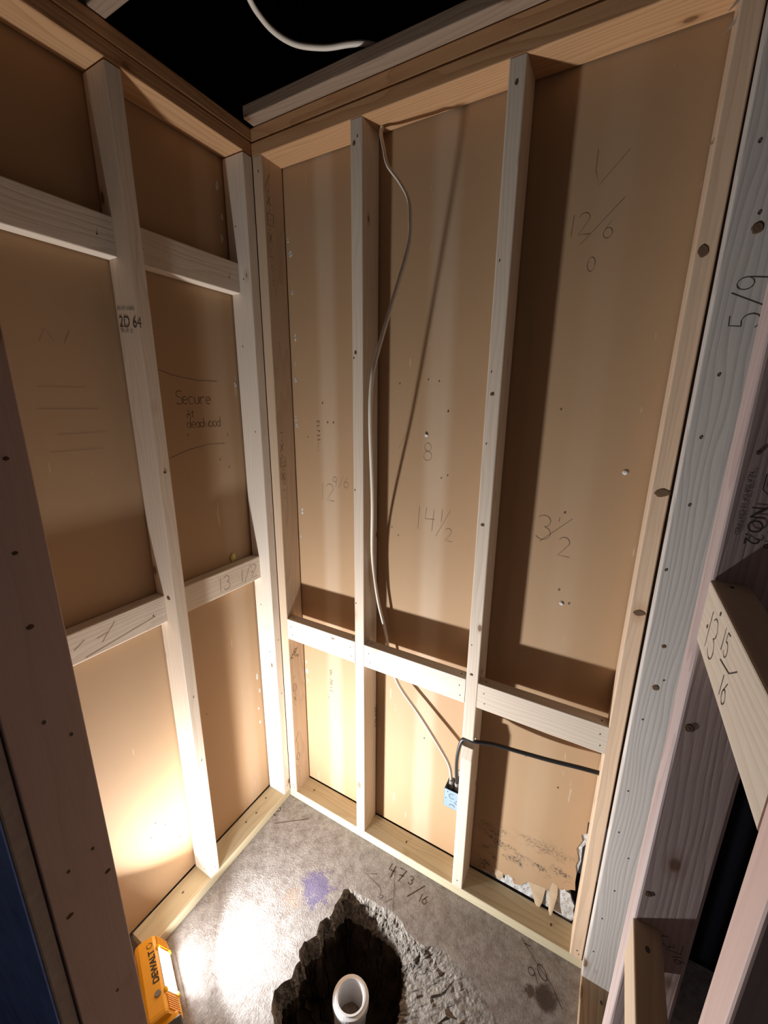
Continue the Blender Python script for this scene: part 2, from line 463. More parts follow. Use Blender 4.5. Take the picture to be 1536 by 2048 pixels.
_nail = {}
def nail(parent, p, n, r=0.0032, mat='nail', name='nail_head'):
    """small sunk nail head / hole mark: a shallow disc with a raised rim"""
    r *= 0.78
    key = (round(r, 5), mat)
    if key not in _nail:
        bm = bmesh.new()
        k = 8
        c = bm.verts.new((0, 0, 0.0002)); a = []; b = []
        for i in range(k):
            t = 2*math.pi*i/k
            a.append(bm.verts.new((math.cos(t)*r*0.7, math.sin(t)*r, 0.0008)))
            b.append(bm.verts.new((math.cos(t)*r*0.95, math.sin(t)*r*1.3, -0.0003)))
        for i in range(k):
            j = (i+1) % k
            bm.faces.new((c, a[i], a[j])); bm.faces.new((a[i], b[i], b[j], a[j]))
        me = bpy.data.meshes.new('nail_head'); bmesh.ops.recalc_face_normals(bm, faces=bm.faces); bm.to_mesh(me); bm.free()
        me.materials.append(MAT[mat]); _nail[key] = me
    n = Vector(n); mw = n.to_track_quat('Z', 'Y').to_matrix().to_4x4(); mw.translation = Vector(p)
    o = bpy.data.objects.new(name, _nail[key]); COL.objects.link(o)
    o.parent = parent; o.matrix_basis = wp(parent, mw)
    return o

_knot = []
def knot(parent, p, n, rx, ry, turn=0.0):
    """a tight knot standing a hair proud of the planed face"""
    if not _knot:
        bm = bmesh.new(); k = 14; prev = None
        c = bm.verts.new((0, 0, 0.0011))
        for r, z in ((0.35, 0.0008), (0.7, 0.0009), (1.0, -0.0004)):
            cur = [bm.verts.new((math.cos(2*math.pi*i/k)*r*(1+0.08*math.sin(3*i)), math.sin(2*math.pi*i/k)*r*(1+0.08*math.cos(2*i)), z)) for i in range(k)]
            for i in range(k):
                j = (i+1) % k
                bm.faces.new((c, cur[i], cur[j]) if prev is None else (prev[i], cur[i], cur[j], prev[j]))
            prev = cur
        me = bpy.data.meshes.new('knot'); bmesh.ops.recalc_face_normals(bm, faces=bm.faces); bm.to_mesh(me); bm.free()
        me.materials.append(MAT['knot']); _knot.append(me)
    mw = Vector(n).to_track_quat('Z', 'Y').to_matrix().to_4x4() @ Matrix.Rotation(turn, 4, 'Z') @ Matrix.Diagonal((rx, ry, 1, 1)); mw.translation = Vector(p)
    o = bpy.data.objects.new('knot', _knot[0]); COL.objects.link(o); o.parent = parent; o.matrix_basis = wp(parent, mw)
    return o

T, D = 0.038, 0.089
H = 2.435          # underside of the top plates
W = 1.200          # inner face of the wall beside the doorway
GAP = 0.004        # plasterboard stands this far behind the framing

# ================================================================= SETTING
# ---------------------------------------------------------------- floor slab with the broken hole
floor = empty('floor', (0, 0, 0), 'grey stained concrete slab floor with a jagged hole broken through it', 'floor', 'structure')
O_pts = [(0.437, -0.175), (0.470, -0.176), (0.501, -0.174), (0.530, -0.166), (0.559, -0.169), (0.595, -0.160), (0.627, -0.163), (0.650, -0.170), (0.671, -0.186), (0.700, -0.190), (0.732, -0.196),
         (0.775, -0.178), (0.816, -0.169), (0.850, -0.184), (0.888, -0.189), (0.952, -0.212), (1.026, -0.262), (1.045, -0.36), (1.02, -0.47), (0.95, -0.58), (0.84, -0.66), (0.70, -0.70), (0.56, -0.665),
         (0.464, -0.575), (0.421, -0.554), (0.394, -0.514), (0.410, -0.485), (0.422, -0.465), (0.414, -0.440), (0.418, -0.422), (0.397, -0.406), (0.399, -0.376), (0.424, -0.347), (0.408, -0.31),
         (0.431, -0.276), (0.424, -0.245), (0.429, -0.215), (0.424, -0.190)]
I_pts = [(0.470, -0.215), (0.484, -0.219), (0.500, -0.217), (0.520, -0.210), (0.535, -0.208), (0.565, -0.212), (0.591, -0.213), (0.625, -0.212), (0.659, -0.213), (0.676, -0.225), (0.690, -0.239),
         (0.704, -0.250), (0.714, -0.262), (0.719, -0.280), (0.722, -0.301), (0.731, -0.335), (0.737, -0.369), (0.742, -0.41), (0.735, -0.47), (0.715, -0.53), (0.680, -0.575), (0.62, -0.59), (0.545, -0.575),
         (0.478, -0.556), (0.440, -0.540), (0.420, -0.508), (0.428, -0.483), (0.436, -0.463), (0.430, -0.44), (0.432, -0.42), (0.414, -0.405), (0.416, -0.38), (0.440, -0.350), (0.424, -0.315),
         (0.447, -0.285), (0.442, -0.26), (0.450, -0.235), (0.456, -0.222)]
def jag(pts, amp, n, z, za=0.0):
    out = []
    for i, a in enumerate(pts):
        b = pts[(i+1) % len(pts)]
        for k in range(n):
            t = k/n
            p = Vector((a[0]*(1-t)+b[0]*t, a[1]*(1-t)+b[1]*t, z))
            q = mnoise.noise_vector(p*55.0+Vector((z*90, 3.1, 0)))
            p += Vector((q.x*amp, q.y*amp, q.z*za))
            out.append(p)
    return out
NS = 9
rimO = jag(O_pts, 0.004, NS, 0.0)
bm = bmesh.new()
rect = [bm.verts.new(c) for c in ((-0.75, -2.4, 0), (2.3, -2.4, 0), (2.3, 0.30, 0), (-0.75, 0.30, 0))]
hv = [bm.verts.new(p) for p in rimO]
es = [bm.edges.new((rect[i], rect[(i+1) % 4])) for i in range(4)]
es += [bm.edges.new((hv[i], hv[(i+1) % len(hv)])) for i in range(len(hv))]
bmesh.ops.triangle_fill(bm, edges=es, use_beauty=True)
slab = from_bm('slab', bm, 'concrete', floor)
# broken edge: from the rim down to the thin lower lip, then the soil pit
rings = []
NR = 14
rimI = jag(I_pts, 0.006, NS, -0.075, 0.0)
for r in range(NR+1):
    t = r/NR
    ring = []
    for a, b in zip(rimO, rimI):
        p = a.lerp(b, t)
        p.z = -0.075*(t**1.25)
        if 0 < r:
            q = mnoise.noise_vector(p*48.0); q2 = mnoise.noise_vector(p*150.0); q3 = mnoise.noise_vector(p*330.0); q2 = q2+q3*0.7
            e = 0.011*math.sin(math.pi*min(t, 0.9))
            p += Vector((q.x, q.y, q.z))*e + Vector((q2.x, q2.y, q2.z))*0.006*min(1, t*3)
        ring.append(p)
    rings.append(ring)
bm = bmesh.new()
vr = [[bm.verts.new(p) for p in ring] for ring in rings]
for a, b in zip(vr, vr[1:]):
    for k in range(len(a)):
        j = (k+1) % len(a)
        bm.faces.new((a[k], b[k], b[j], a[j]))
tag(from_bm('broken_edge', bm, 'broken', floor), 'rough broken concrete rim of the hole')
bm = bmesh.new()
lip = rings[-1]; cx = sum(p.x for p in lip)/len(lip); cy = sum(p.y for p in lip)/len(lip)
prev = None
for r in range(9):
    t = r/8
    cur = []
    for p in lip:
        q = Vector((cx+(p.x-cx)*(1.0+0.10*math.sin(t*3.0)-0.25*t*t), cy+(p.y-cy)*(1.0+0.10*math.sin(t*3.0)-0.25*t*t), -0.075-0.26*t))
        nz = mnoise.noise_vector(q*26.0)
        if r: q += Vector((nz.x, nz.y, nz.z))*0.020
        cur.append(bm.verts.new(q))
    if prev:
        for k in range(len(cur)):
            j = (k+1) % len(cur)
            bm.faces.new((prev[k], cur[k], cur[j], prev[j]))
    prev = cur
ctr = bm.verts.new((cx, cy, -0.35))
for k in range(len(prev)):
    bm.faces.new((prev[k], ctr, prev[(k+1) % len(prev)]))
tag(from_bm('soil_pit', bm, 'soil', floor, smooth=True), 'dark dug-out soil below the slab')

# pen marks on the slab
ink('handwriting', floor, (0.012, -0.125, 0), (0, 1, 0), (-1, 0, 0), 0.042, '90*', 0.0042, 'ink', '90° written in the slab corner')
ink('pencil_line', floor, (0, 0, 0), (1, 0, 0), (0, 1, 0), 1.0, [[(0.03, -0.135), (0.075, -0.10), (0.145, -0.045)]], 0.0027, 'ink')
ink('handwriting', floor, (0.535, -0.072, 0), (0.93, 0.05, 0), (-0.05, 0.93, 0), 0.048, '47', 0.0045, 'ink', '47 3/16 written beside the bottom plate')
ink('handwriting', floor, (0.618, -0.055, 0), (0.93, 0.05, 0), (-0.05, 0.93, 0), 0.028, '3', 0.0039, 'ink')
ink('handwriting', floor, (0.635, -0.090, 0), (0.93, 0.05, 0), (-0.05, 0.93, 0), 0.050, [[(.0, -.1), (.9, 1.1)]], 0.0039, 'ink')
ink('handwriting', floor, (0.672, -0.088, 0), (0.93, 0.05, 0), (-0.05, 0.93, 0), 0.028, '16', 0.0039, 'ink')
ink('arrow_mark', floor, (0, 0, 0), (1, 0, 0), (0, 1, 0), 1.0, [[(0.505, -0.085), (0.47, -0.105), (0.535, -0.118), (0.548, -0.132)]], 0.0027, 'ink')
ink('handwriting', floor, (0.542, -0.150, 0), (1, 0, 0), (0, 1, 0), 0.014, '22', 0.0024, 'ink')
ink('pencil_line', floor, (0, 0, 0), (1, 0, 0), (0, 1, 0), 1.0, [[(0.557, -0.04), (0.585, -0.10), (0.612, -0.16)], [(0.575, -0.150), (0.592, -0.128)]], 0.0021, 'ink')
ink('handwriting', floor, (1.075, -0.112, 0), (0.75, 0.66, 0), (-0.66, 0.75, 0), 0.040, '90', 0.0036, 'ink', '90 written near the damp patch')
ink('pencil_line', floor, (0, 0, 0), (1, 0, 0), (0, 1, 0), 1.0, [[(1.02, -0.010), (1.07, -0.050), (1.125, -0.085), (1.16, -0.125)], [(1.03, -0.022), (1.05, -0.020)]], 0.0027, 'ink')

# ---------------------------------------------------------------- back wall
wb = empty('wall_back', (0, 0, 0), 'open framed wall of pale studs with brown plasterboard backing, facing the viewer', 'wall', 'structure')
YD = D+GAP
XR = W+0.02
# paper face of the plasterboard with its torn lower corner
edge = [(-0.12, 0.040), (0.805, 0.040), (0.850, 0.044), (0.872, 0.060), (0.885, 0.052), (0.900, 0.076), (0.915, 0.084), (0.928, 0.078), (0.945, 0.092), (0.959, 0.084), (0.966, 0.064), (0.980, 0.070), (0.990, 0.075), (1.005, 0.100), (1.017, 0.110),
        (1.027, 0.104), (1.035, 0.075), (1.050, 0.040), (1.058, 0.046), (1.064, 0.058), (1.062, 0.085), (1.068, 0.110), (1.080, 0.128), (1.086, 0.150), (1.095, 0.142), (1.104, 0.152), (1.112, 0.146), (1.120, 0.160), (1.130, 0.158), (1.142, 0.172), (1.154, 0.178), (1.150, 0.21), (1.149, 0.248), (1.143, 0.28), (1.148, 0.306), (1.138, 0.35),
        (1.150, 0.39), (1.144, 0.41), (1.157, 0.422), (1.156, 0.47), (XR, 0.48), (XR, 2.50), (-0.12, 2.50)]
def sheet(name, poly, y0, y1, mat, parent, label=None):
    bm = bmesh.new()
    f = [bm.verts.new((x, y0, z)) for x, z in poly]
    b = [bm.verts.new((x, y1, z)) for x, z in poly]
    for ring in (f, b):
        es = [bm.edges.new((ring[i], ring[(i+1) % len(ring)])) for i in range(len(ring))]
        bmesh.ops.triangle_fill(bm, edges=es, use_beauty=True)
    for i in range(len(f)):
        j = (i+1) % len(f)
        bm.faces.new((f[i], f[j], b[j], b[i]))
    o = from_bm(name, bm, mat, parent)
    if label: o['label'] = label
    return o
dw = sheet('plasterboard', edge, YD, YD+0.0012, 'kraft_back', wb, 'brown paper face of the plasterboard, torn and mouldy at one foot')
core = [(-0.12, 0.040), (1.10, 0.040), (1.130, 0.030), (1.156, 0.030), (1.166, 0.055), (1.158, 0.085), (1.160, 0.108), (1.150, 0.122), (1.142, 0.148), (1.128, 0.150), (1.122, 0.160), (1.134, 0.168), (1.140, 0.185), (1.149, 0.196), (1.151, 0.25), (1.156, 0.30), (1.153, 0.36), (1.170, 0.40), (1.172, 0.50), (XR, 0.50), (XR, 2.50), (-0.12, 2.50)]
sheet('gypsum_core', core, YD+0.0035, YD+0.0125, 'gypsum', wb, 'white crumbling gypsum showing at the torn foot')
# curled paper flaps
def flap(pts, curl):
    bm = bmesh.new(); n = 7
    L = [Vector((p[0], YD-0.0005, p[1])) for p in pts[0]]; R = [Vector((p[0], YD-0.0005, p[1])) for p in pts[1]]
    rows = []
    for k in range(n+1):
        t = k/n; i = t*(len(L)-1); a = min(int(i), len(L)-2); f = i-a
        l = L[a].lerp(L[a+1], f); r = R[a].lerp(R[a+1], f)
        o = -curl*t*t
        rows.append([bm.verts.new(l+Vector((0, o*0.4, 0))), bm.verts.new((l+r)/2+Vector((0, o*1.2, 0))), bm.verts.new(r+Vector((0, o, 0)))])
    for a, b in zip(rows, rows[1:]):
        for k in range(2):
            bm.faces.new((a[k], a[k+1], b[k+1], b[k]))
    return from_bm('paper_flap', bm, 'paper_flap', dw, smooth=True)
flap(([(1.086, 0.165), (1.078, 0.12), (1.083, 0.075), (1.086, 0.042)], [(1.102, 0.162), (1.106, 0.12), (1.102, 0.08), (1.098, 0.045)]), 0.018)
flap(([(1.010, 0.112), (1.022, 0.09), (1.034, 0.06), (1.042, 0.034)], [(1.068, 0.122), (1.066, 0.09), (1.064, 0.06), (1.058, 0.036)]), 0.010)
flap(([(0.892, 0.088), (0.895, 0.076), (0.90, 0.066)], [(0.925, 0.090), (0.928, 0.074), (0.920, 0.060)]), 0.008)
for (x, z) in ((0.17, 1.72), (0.215, 1.655), (0.19, 1.655), (0.47, 1.78), (0.565, 1.79), (0.60, 1.785), (0.632, 1.70), (0.565, 1.635), (0.10, 1.60), (0.62, 1.50), (0.64, 1.51), (0.45, 1.315), (0.16, 0.52), (0.545, 0.75), (0.98, 1.44), (0.94, 1.71), (1.02, 1.18), (0.99, 1.215), (0.955, 0.62), (0.60, 0.52), (1.06, 0.55), (0.475, 1.29)):
    nail(dw, (x, YD, z), (0, -1, 0), 0.0042 if random.random() < 0.5 else 0.003, name='screw_hole')
for (x, z) in ((1.00, 1.175), (1.105, 1.56), (0.565, 1.628)):
    bm = bmesh.new(); bmesh.ops.create_icosphere(bm, subdivisions=1, radius=0.006)
    for v in bm.verts: v.co = Vector((v.co.x*(0.8+0.5*random.random()), v.co.y*0.4, v.co.z*(0.7+0.5*random.random())))
    from_bm('gypsum_chip', bm, 'gypsum', dw, Matrix.Translation((x, YD-0.001, z)))
def crumb(parent, p, n, rx, rz):
    bm = bmesh.new(); bmesh.ops.create_icosphere(bm, subdivisions=1, radius=1.0)
    for v in bm.verts:
        j = 0.7+0.6*random.random(); v.co = Vector((v.co.x*rx*j, v.co.y*rz*j, v.co.z*0.0012))
    mw = Vector(n).to_track_quat('Z', 'Y').to_matrix().to_4x4(); mw.translation = Vector(p)
    return from_bm('gypsum_chip', bm, 'gypsum', parent, mw)
for z in (2.23, 2.19, 2.07, 1.93, 1.85, 1.79, 1.66, 1.645, 1.32, 1.21, 0.79, 0.66, 0.60, 0.57):
    crumb(dw, (0.046+random.uniform(0, 0.016), YD, z+random.uniform(-.01, .01)), (0, -1, 0), random.uniform(0.003, 0.008), random.uniform(0.006, 0.016))
BK = ((1, 0, 0), (0, 0, 1))
ink('handwriting', dw, (0.525, YD, 1.325), *BK, 0.075, '14', 0.0020, label='14 1/2 pencilled on the board')
ink('handwriting', dw, (0.615, YD, 1.360), *BK, 0.040, '1', 0.0018)
ink('handwriting', dw, (0.610, YD, 1.310), *BK, 0.090, [[(0, 0), (.5, 1)]], 0.0018)
ink('handwriting', dw, (0.640, YD, 1.300), *BK, 0.042, '2', 0.0018)
ink('handwriting', dw, (0.140, YD, 1.375), *BK, 0.062, '12', 0.0016, label='12 9/16 pencilled on the board')
ink('handwriting', dw, (0.205, YD, 1.430), *BK, 0.036, '9/6', 0.0015)
ink('handwriting', dw, (0.912, YD, 1.355), *BK, 0.070, '3', 0.0022, label='3 1/2 pencilled on the board')
ink('handwriting', dw, (0.940, YD, 1.348), *BK, 0.080, [[(-.2, 0), (.75, .95)], [(.35, .8), (.36, .95)]], 0.0022)
ink('handwriting', dw, (0.972, YD, 1.315), *BK, 0.055, '2', 0.0022)
ink('handwriting', dw, (0.905, YD, 2.105), *BK, 0.045, '12', 0.0014, label='faint 12 7/16 pencilled high on the board')
ink('handwriting', dw, (0.940, YD, 2.085), *BK, 0.09, [[(0, 0), (.9, .9)]], 0.0014)
ink('handwriting', dw, (0.985, YD, 2.090), *BK, 0.035, '6', 0.0014)
ink('handwriting', dw, (0.960, YD, 2.025), *BK, 0.030, '0', 0.0014)
ink('handwriting', dw, (0.955, YD, 2.20), *BK, 0.07, [[(0, 1), (0, .4), (.15, 0), (.9, .8)]], 0.0012)
ink('handwriting', dw, (0.47, YD, 1.58), *BK, 0.050, [[(0, 0), (.5, 1)]], 0.0014)
ink('handwriting', dw, (0.555, YD, 1.55), *BK, 0.055, '8', 0.0012)
print_text('print_row', dw, 'VN - 7W 1 3', (0.168, YD, 0.66), (0, 0, -1), (1, 0, 0), 0.020, 'pencil')
print_text('print_row', dw, 'E L 7 3 5 - - -', (0.142, YD, 1.66), (0, 0, -1), (1, 0, 0), 0.020, 'pencil')

XA, XB, XO = 0.3568, 0.7677, 1.1621
stud_spec = [(0.0, T, 'spruce_tan', 'corner stud of the back wall with pen marks down its side'),
             (XA, XA+T, 'spruce', 'pale stud with a white cable hanging beside it'),
             (XB, XB+T, 'spruce', 'pale stud carrying the metal junction box, notched for the black cable'),
             (XO, XO+T-0.0015, 'fir_orange', 'orange-tinted end stud with large knots')]
bstuds = []
for k, (a, b, m, lab) in enumerate(stud_spec):
    if k == 2: continue
    bow = None if k < 3 else (-0.0035, 0, 0)
    s = board('stud', wb, (a, b), (0, D), (T, H), m, lab, bevel=0.003 if k < 3 else 0.0035, bow=bow)
    bstuds.append(s)
    nail(s, ((a+b)/2, 0, T+0.030), (0, -1, 0)); nail(s, ((a+b)/2+0.006, 0, T+0.018), (0, -1, 0), 0.0025)
    nail(s, ((a+b)/2+0.004, 0, H-0.04), (0, -1, 0))
# notched stud: built as a board with a wedge cut from its front edge at the cable
bm = bmesh.new()
prof = [(0, T), (0, 0.600), (0.010, 0.640), (0.028, 0.652), (0.028, 0.676), (0, 0.682), (0, H), (D, H), (D, T)]
f = [bm.verts.new((XB, y, z)) for y, z in prof]; g = [bm.verts.new((XB+T, y, z)) for y, z in prof]
bm.faces.new(f); bm.faces.new(g[::-1])
for i in range(len(f)):
    j = (i+1) % len(f); bm.faces.new((f[i], g[i], g[j], f[j]))
bmesh.ops.recalc_face_normals(bm, faces=bm.faces)
es = [e for e in bm.edges if abs((e.verts[0].co-e.verts[1].co).normalized().z) > 0.95]
bmesh.ops.bevel(bm, geom=es, offset=0.003, segments=2, profile=0.5, affect='EDGES')
mw = Matrix(((0, 0, 1), (1, 0, 0), (0, 1, 0))).transposed().to_4x4()   # local X -> world Z
inv = mw.inverted()
for v in bm.verts: v.co = inv @ v.co
sB = from_bm('stud', bm, 'spruce', wb, mw); sB['label'] = stud_spec[2][3]
bstuds.insert(2, sB)
nail(sB, (XB+T/2, 0, T+0.03), (0, -1, 0)); nail(sB, (XB+T/2, 0, H-0.045), (0, -1, 0), 0.006)
for z in (1.02, 1.62, 1.80, 2.05): nail(sB, (XB+0.01, 0, z), (0, -1, 0), 0.0026)
for z in (1.85, 1.45, 1.05): nail(bstuds[1], (XA+0.006, 0, z), (0, -1, 0), 0.0035)
# splinter where the end stud meets the plate
for k, (z, ln) in enumerate(((2.405, 0.03), (2.375, 0.036), (2.20, 0.02))):
    bm = bmesh.new()
    a = Vector((XO-0.001, 0.01, z)); b = a+Vector((-ln*0.5, -0.004, -ln*0.6))
    v = [bm.verts.new(a+Vector((0, 0, 0.006))), bm.verts.new(a-Vector((0, 0, 0.006))), bm.verts.new(b), bm.verts.new(a+Vector((0, 0.004, 0)))]
    for tri in ((0, 1, 2), (0, 2, 3), (1, 3, 2), (0, 3, 1)): bm.faces.new([v[i] for i in tri])
    from_bm('splinter', bm, 'spruce_pale', bstuds[3])
# pen marks on the corner stud's broad side (x = T plane, reads along -z)
for z0, seq in ((2.36, ('/', 'x', '#', 'x', '-', '.')), (1.60, ('-', 'x', '#', 'x', '-')), (0.60, ('-', '0', 'x')), (0.30, ('/', '1', '0', '-'))):
    for k, ch in enumerate(seq):
        ink('pen_mark', bstuds[0], (T, 0.012, z0-k*0.052), (0, 1, 0), (0, 0, 1), 0.034, GL[ch], 0.0020, 'ink')
        nail(bstuds[0], (T, 0.022, z0-k*0.052-0.012), (1, 0, 0), 0.002)
print_text('grade_stamp', bstuds[0], 'TSEL\n  2', (T, 0.020, 0.70), (0, 0.6, 0.8), (0, -0.8, 0.6), 0.026, 'ink')
print_text('grade_stamp', bstuds[1], 'S-P-F  N 2', (XA+T, 0.075, 0.58), (0, 0, -1), (0, 1, 0), 0.022, 'ink')

board('bottom_plate', wb, (0.0, W), (0, D), (0, T), 'treated', 'pale treated bottom plate of the back wall')
board('top_plate', wb, (0.0, W+D), (0, D), (H, H+T), 'fir_plate', 'lower of the doubled top plates, glowing orange underneath')
board('top_plate', wb, (0.0, W+D), (0.0015, D), (H+T+0.0015, H+2*T), 'fir_plate', 'upper of the doubled top plates')
board('ledger_board', wb, (0.012, W+D), (-0.036, 0.05), (H+2*T+0.001, H+3*T-0.004), 'old_board', 'paler board lying on the top plates')
ZB = 0.898
for a, b, m, lab in ((T, XA, 'spruce_pale', 'short blocking piece between corner stud and cable stud'), (XA+T, XB, 'spruce_pale', 'long blocking piece between the two middle studs'), (XB+T, XO, 'spruce', 'blocking piece beside the orange-tinted end stud')):
    o = board('blocking', wb, (a+0.0006, b-0.0006), (0.0, T), (ZB-D, ZB), m, lab)
    for xx in (a+0.02, b-0.02):
        nail(o, (xx, 0, ZB-0.03), (0, -1, 0), 0.0026); nail(o, (xx+0.004, 0, ZB-0.065), (0, -1, 0), 0.0026)
        nail(o, (xx, 0.018, ZB), (0, 0, 1), 0.0035)
pl_marks = [(0.10, 0.045), (0.56, 0.05), (1.10, 0.05)]
for (x, y) in pl_marks: nail(wb, (x, y, T), (0, 0, 1), 0.0055)

# ---------------------------------------------------------------- left wall
wl = empty('wall_left', (0, 0, 0), 'open framed side wall of pale studs with brown plasterboard backing, beside the work light', 'wall', 'structure')
XD = -D-GAP
bm = bmesh.new(); bm_box(bm, (XD-0.0125, -0.84, 0.040), (XD, 0.088, 2.50))
mwl = Matrix(((0, 1, 0), (-1, 0, 0), (0, 0, 1))).transposed().to_4x4()      # local X -> world Y
for v in bm.verts: v.co = mwl.inverted() @ v.co
dl = from_bm('plasterboard', bm, 'kraft_left', wl, mwl); dl['label'] = 'brown paper face of the plasterboard with a handwritten note'
Y1, YL = -0.4208, -0.0369
lstuds = []
for a, m, lab in ((Y1, 'spruce', 'side wall stud with a black grade stamp, bright at its foot'), (YL, 'spruce_pale', 'last side wall stud, in the corner'), (-0.760, 'spruce', None)):
    s = board('stud', wl, (-D, 0), (a, a+T-0.001), (T if a > -0.7 else 0, H), m, lab)
    lstuds.append(s)
    if a > -0.7:
        for xx, zz in ((-0.03, 0.075), (-0.032, 0.062), (-0.05, 0.20), (-0.02, 0.21)): nail(s, (xx, a, zz), (0, -1, 0), 0.0028)
        for zz in (0.07, 0.55, 0.8): nail(s, (0, a+0.02, zz), (1, 0, 0), 0.0028)
for zz in (0.75, 0.95, 1.62, 1.9, 2.25, 2.1): nail(lstuds[1], (-0.045+random.uniform(-.02, .02), YL, zz), (0, -1, 0), 0.003)
board('bottom_plate', wl, (-D, 0.0), (-0.655, -0.0008), (0, T), 'treated', 'treated bottom plate ending beside the work light')
board('top_plate', wl, (-D, -0.0008), (-0.95, -0.0008), (H+0.004, H+T+0.002), 'fir_plate', 'lower top plate of the side wall, orange underneath')
board('top_plate', wl, (-D, -0.0008), (-0.95, D), (H+T+0.0035, H+2*T), 'fir_plate', 'upper top plate of the side wall')
XBk = -D+T
ZLL, ZLU = 1.1543, 2.1484
blk = []
for y0, y1, z, m, lab in ((Y1+T, YL, ZLL, 'spruce', 'lower side wall blocking with a pencilled measurement'), (-0.722, Y1, ZLL, 'spruce', 'lower side wall blocking beside the doorway'),
                          (Y1+T, YL, ZLU, 'spruce', 'upper side wall blocking in the corner bay'), (-0.722, Y1, ZLU, 'spruce', 'upper side wall blocking beside the doorway')):
    o = board('blocking', wl, (-D, XBk), (y0+0.0006, y1-0.0006), (z-D, z), m, lab)
    blk.append(o)
    for yy in (y0+0.03, y1-0.04): nail(o, (XBk, yy, z-0.05), (1, 0, 0), 0.0028)
LF = ((0, 1, 0), (0, 0, 1))
ink('handwriting', blk[0], (XBk, -0.235, ZLL-0.072), *LF, 0.050, '13 1/2', 0.0018, label='13 1/2 pencilled on the block')
ink('pencil_line', blk[1], (XBk, -0.62, ZLL-0.065), *LF, 0.055, [[(-.5, -.3), (3.0, .2)], [(.3, .1), (1.0, .9)], [(.1, .4), (.6, .5)], [(-.9, .3), (-.4, .6)]], 0.0018)
ink('handwriting', dl, (XD, -0.280, 1.712), *LF, 0.040, strokes_of('Secure', 0.52), 0.0026, 'ink', 'Secure At deadwood handwritten on the board')
ink('handwriting', dl, (XD, -0.248, 1.672), *LF, 0.024, strokes_of('At', 0.6), 0.0024, 'ink')
ink('handwriting', dl, (XD, -0.252, 1.640), *LF, 0.032, strokes_of('deadwood', 0.50), 0.0022, 'ink')
ink('pencil_line', dl, (XD, 0, 0), *LF, 1.0, [[(-0.345, 1.815), (-0.28, 1.795), (-0.20, 1.785), (-0.125, 1.785)], [(-0.318, 1.555), (-0.25, 1.575), (-0.18, 1.585), (-0.115, 1.583)]], 0.0018, 'ink')
ink('pencil_line', dl, (XD, 0, 0), *LF, 1.0, [[(-0.62, 1.75), (-0.52, 1.752)], [(-0.63, 1.70), (-0.50, 1.70)], [(-0.60, 1.64), (-0.49, 1.642)], [(-0.62, 1.60), (-0.50, 1.60)], [(-0.60, 1.85), (-0.585, 1.88), (-0.57, 1.85)], [(-0.55, 1.85), (-0.535, 1.88)]], 0.0010)
for (y, z) in ((-0.14, 1.53), (-0.105, 1.50), (-0.25, 1.62), (-0.10, 1.61), (-0.33, 0.55), (-0.30, 0.62), (-0.53, 0.36), (-0.55, 0.32), (-0.50, 0.32), (-0.46, 0.22)): nail(dl, (XD, y, z), (1, 0, 0), 0.003, name='screw_hole')
# yellow foam blob left on the board above the block
bm = bmesh.new(); bmesh.ops.create_icosphere(bm, subdivisions=2, radius=0.012)
for v in bm.verts:
    q = mnoise.noise(v.co*160.0); v.co *= 1+0.5*q; v.co.x *= 0.6; v.co.z *= 1.3
from_bm('glue_blob', bm, 'brass', dl, Matrix.Translation((XD+0.002, -0.125, ZLL+0.018)), smooth=True)
for z in (2.36, 2.28, 2.22, 1.78, 0.62, 0.55, 0.47, 0.40):
    crumb(dl, (XD, YL-0.014+random.uniform(-0.01, 0.004), z), (1, 0, 0), 0.005, random.uniform(0.008, 0.018))
# grade stamp on the broad face of the first side wall stud (y = Y1 plane)
st = lstuds[0]
print_text('grade_stamp', st, 'KD HT S-GRN', (-0.082, Y1, 1.945), (1, 0, -0.10), (0.10, 0, 1), 0.012, 'ink')
print_text('grade_stamp', st, '2D 64', (-0.082, Y1, 1.905), (1, 0, -0.10), (0.10, 0, 1), 0.038, 'ink', label='black grade stamp')
print_text('grade_stamp', st, 'TR LM 12', (-0.080, Y1, 1.892), (1, 0, -0.10), (0.10, 0, 1), 0.013, 'ink')
for (xx, yy) in ((-0.045, -0.16), (-0.052, -0.21), (-0.06, -0.09), (-0.05, -0.50)): nail(wl, (xx, yy, T), (0, 0, 1), 0.0050)

# ---------------------------------------------------------------- wall beside the doorway (open framing, seen end-on)
wr = empty('wall_right', (W, 0, 0), 'open stud framing with short cross blocks, dark space beyond', 'wall', 'structure')
g1 = board('stud', wr, (W-0.0005, W+0.0885), (-0.0385, -0.0010), (T, H), 'grey_weathered', 'weathered grey stud, broad face forward', bevel=0.004)
g2 = board('stud', wr, (W, W+0.077), (-0.484, -0.432), (T, H), 'purple_fir', 'purplish stud with a black lumber stamp', bevel=0.005)
g3 = board('stud', wr, (W, W+0.089), (-0.801, -0.763), (T, H), 'pink_fir', 'pink-tinted stud standing nearest')
board('bottom_plate', wr, (W, W+D), (-0.95, -0.0010), (0, T), 'treated_brown', 'brown bottom plate along the open wall')
board('top_plate', wr, (W, W+D), (-0.95, -0.0405), (H, H+T), 'fir_plate', 'top plate along the open wall')
b1 = board('blocking', wr, (W, W+T), (-0.7625, -0.4845), (1.516-0.084, 1.516), 'spruce', 'cross block with a pencilled measurement')
b2 = board('blocking', wr, (W, W+T), (-0.7625, -0.4845), (0.941-D, 0.941), 'spruce_tan', 'low cross block between the purplish and pink studs')
RF = ((0, -1, 0), (0, 0, 1))
ink('handwriting', b1, (W, -0.515, 1.448), *RF, 0.046, '13', 0.0020, 'ink', '13 15/16 written along the block')
ink('handwriting', b1, (W, -0.582, 1.478), *RF, 0.026, '15', 0.0018, 'ink')
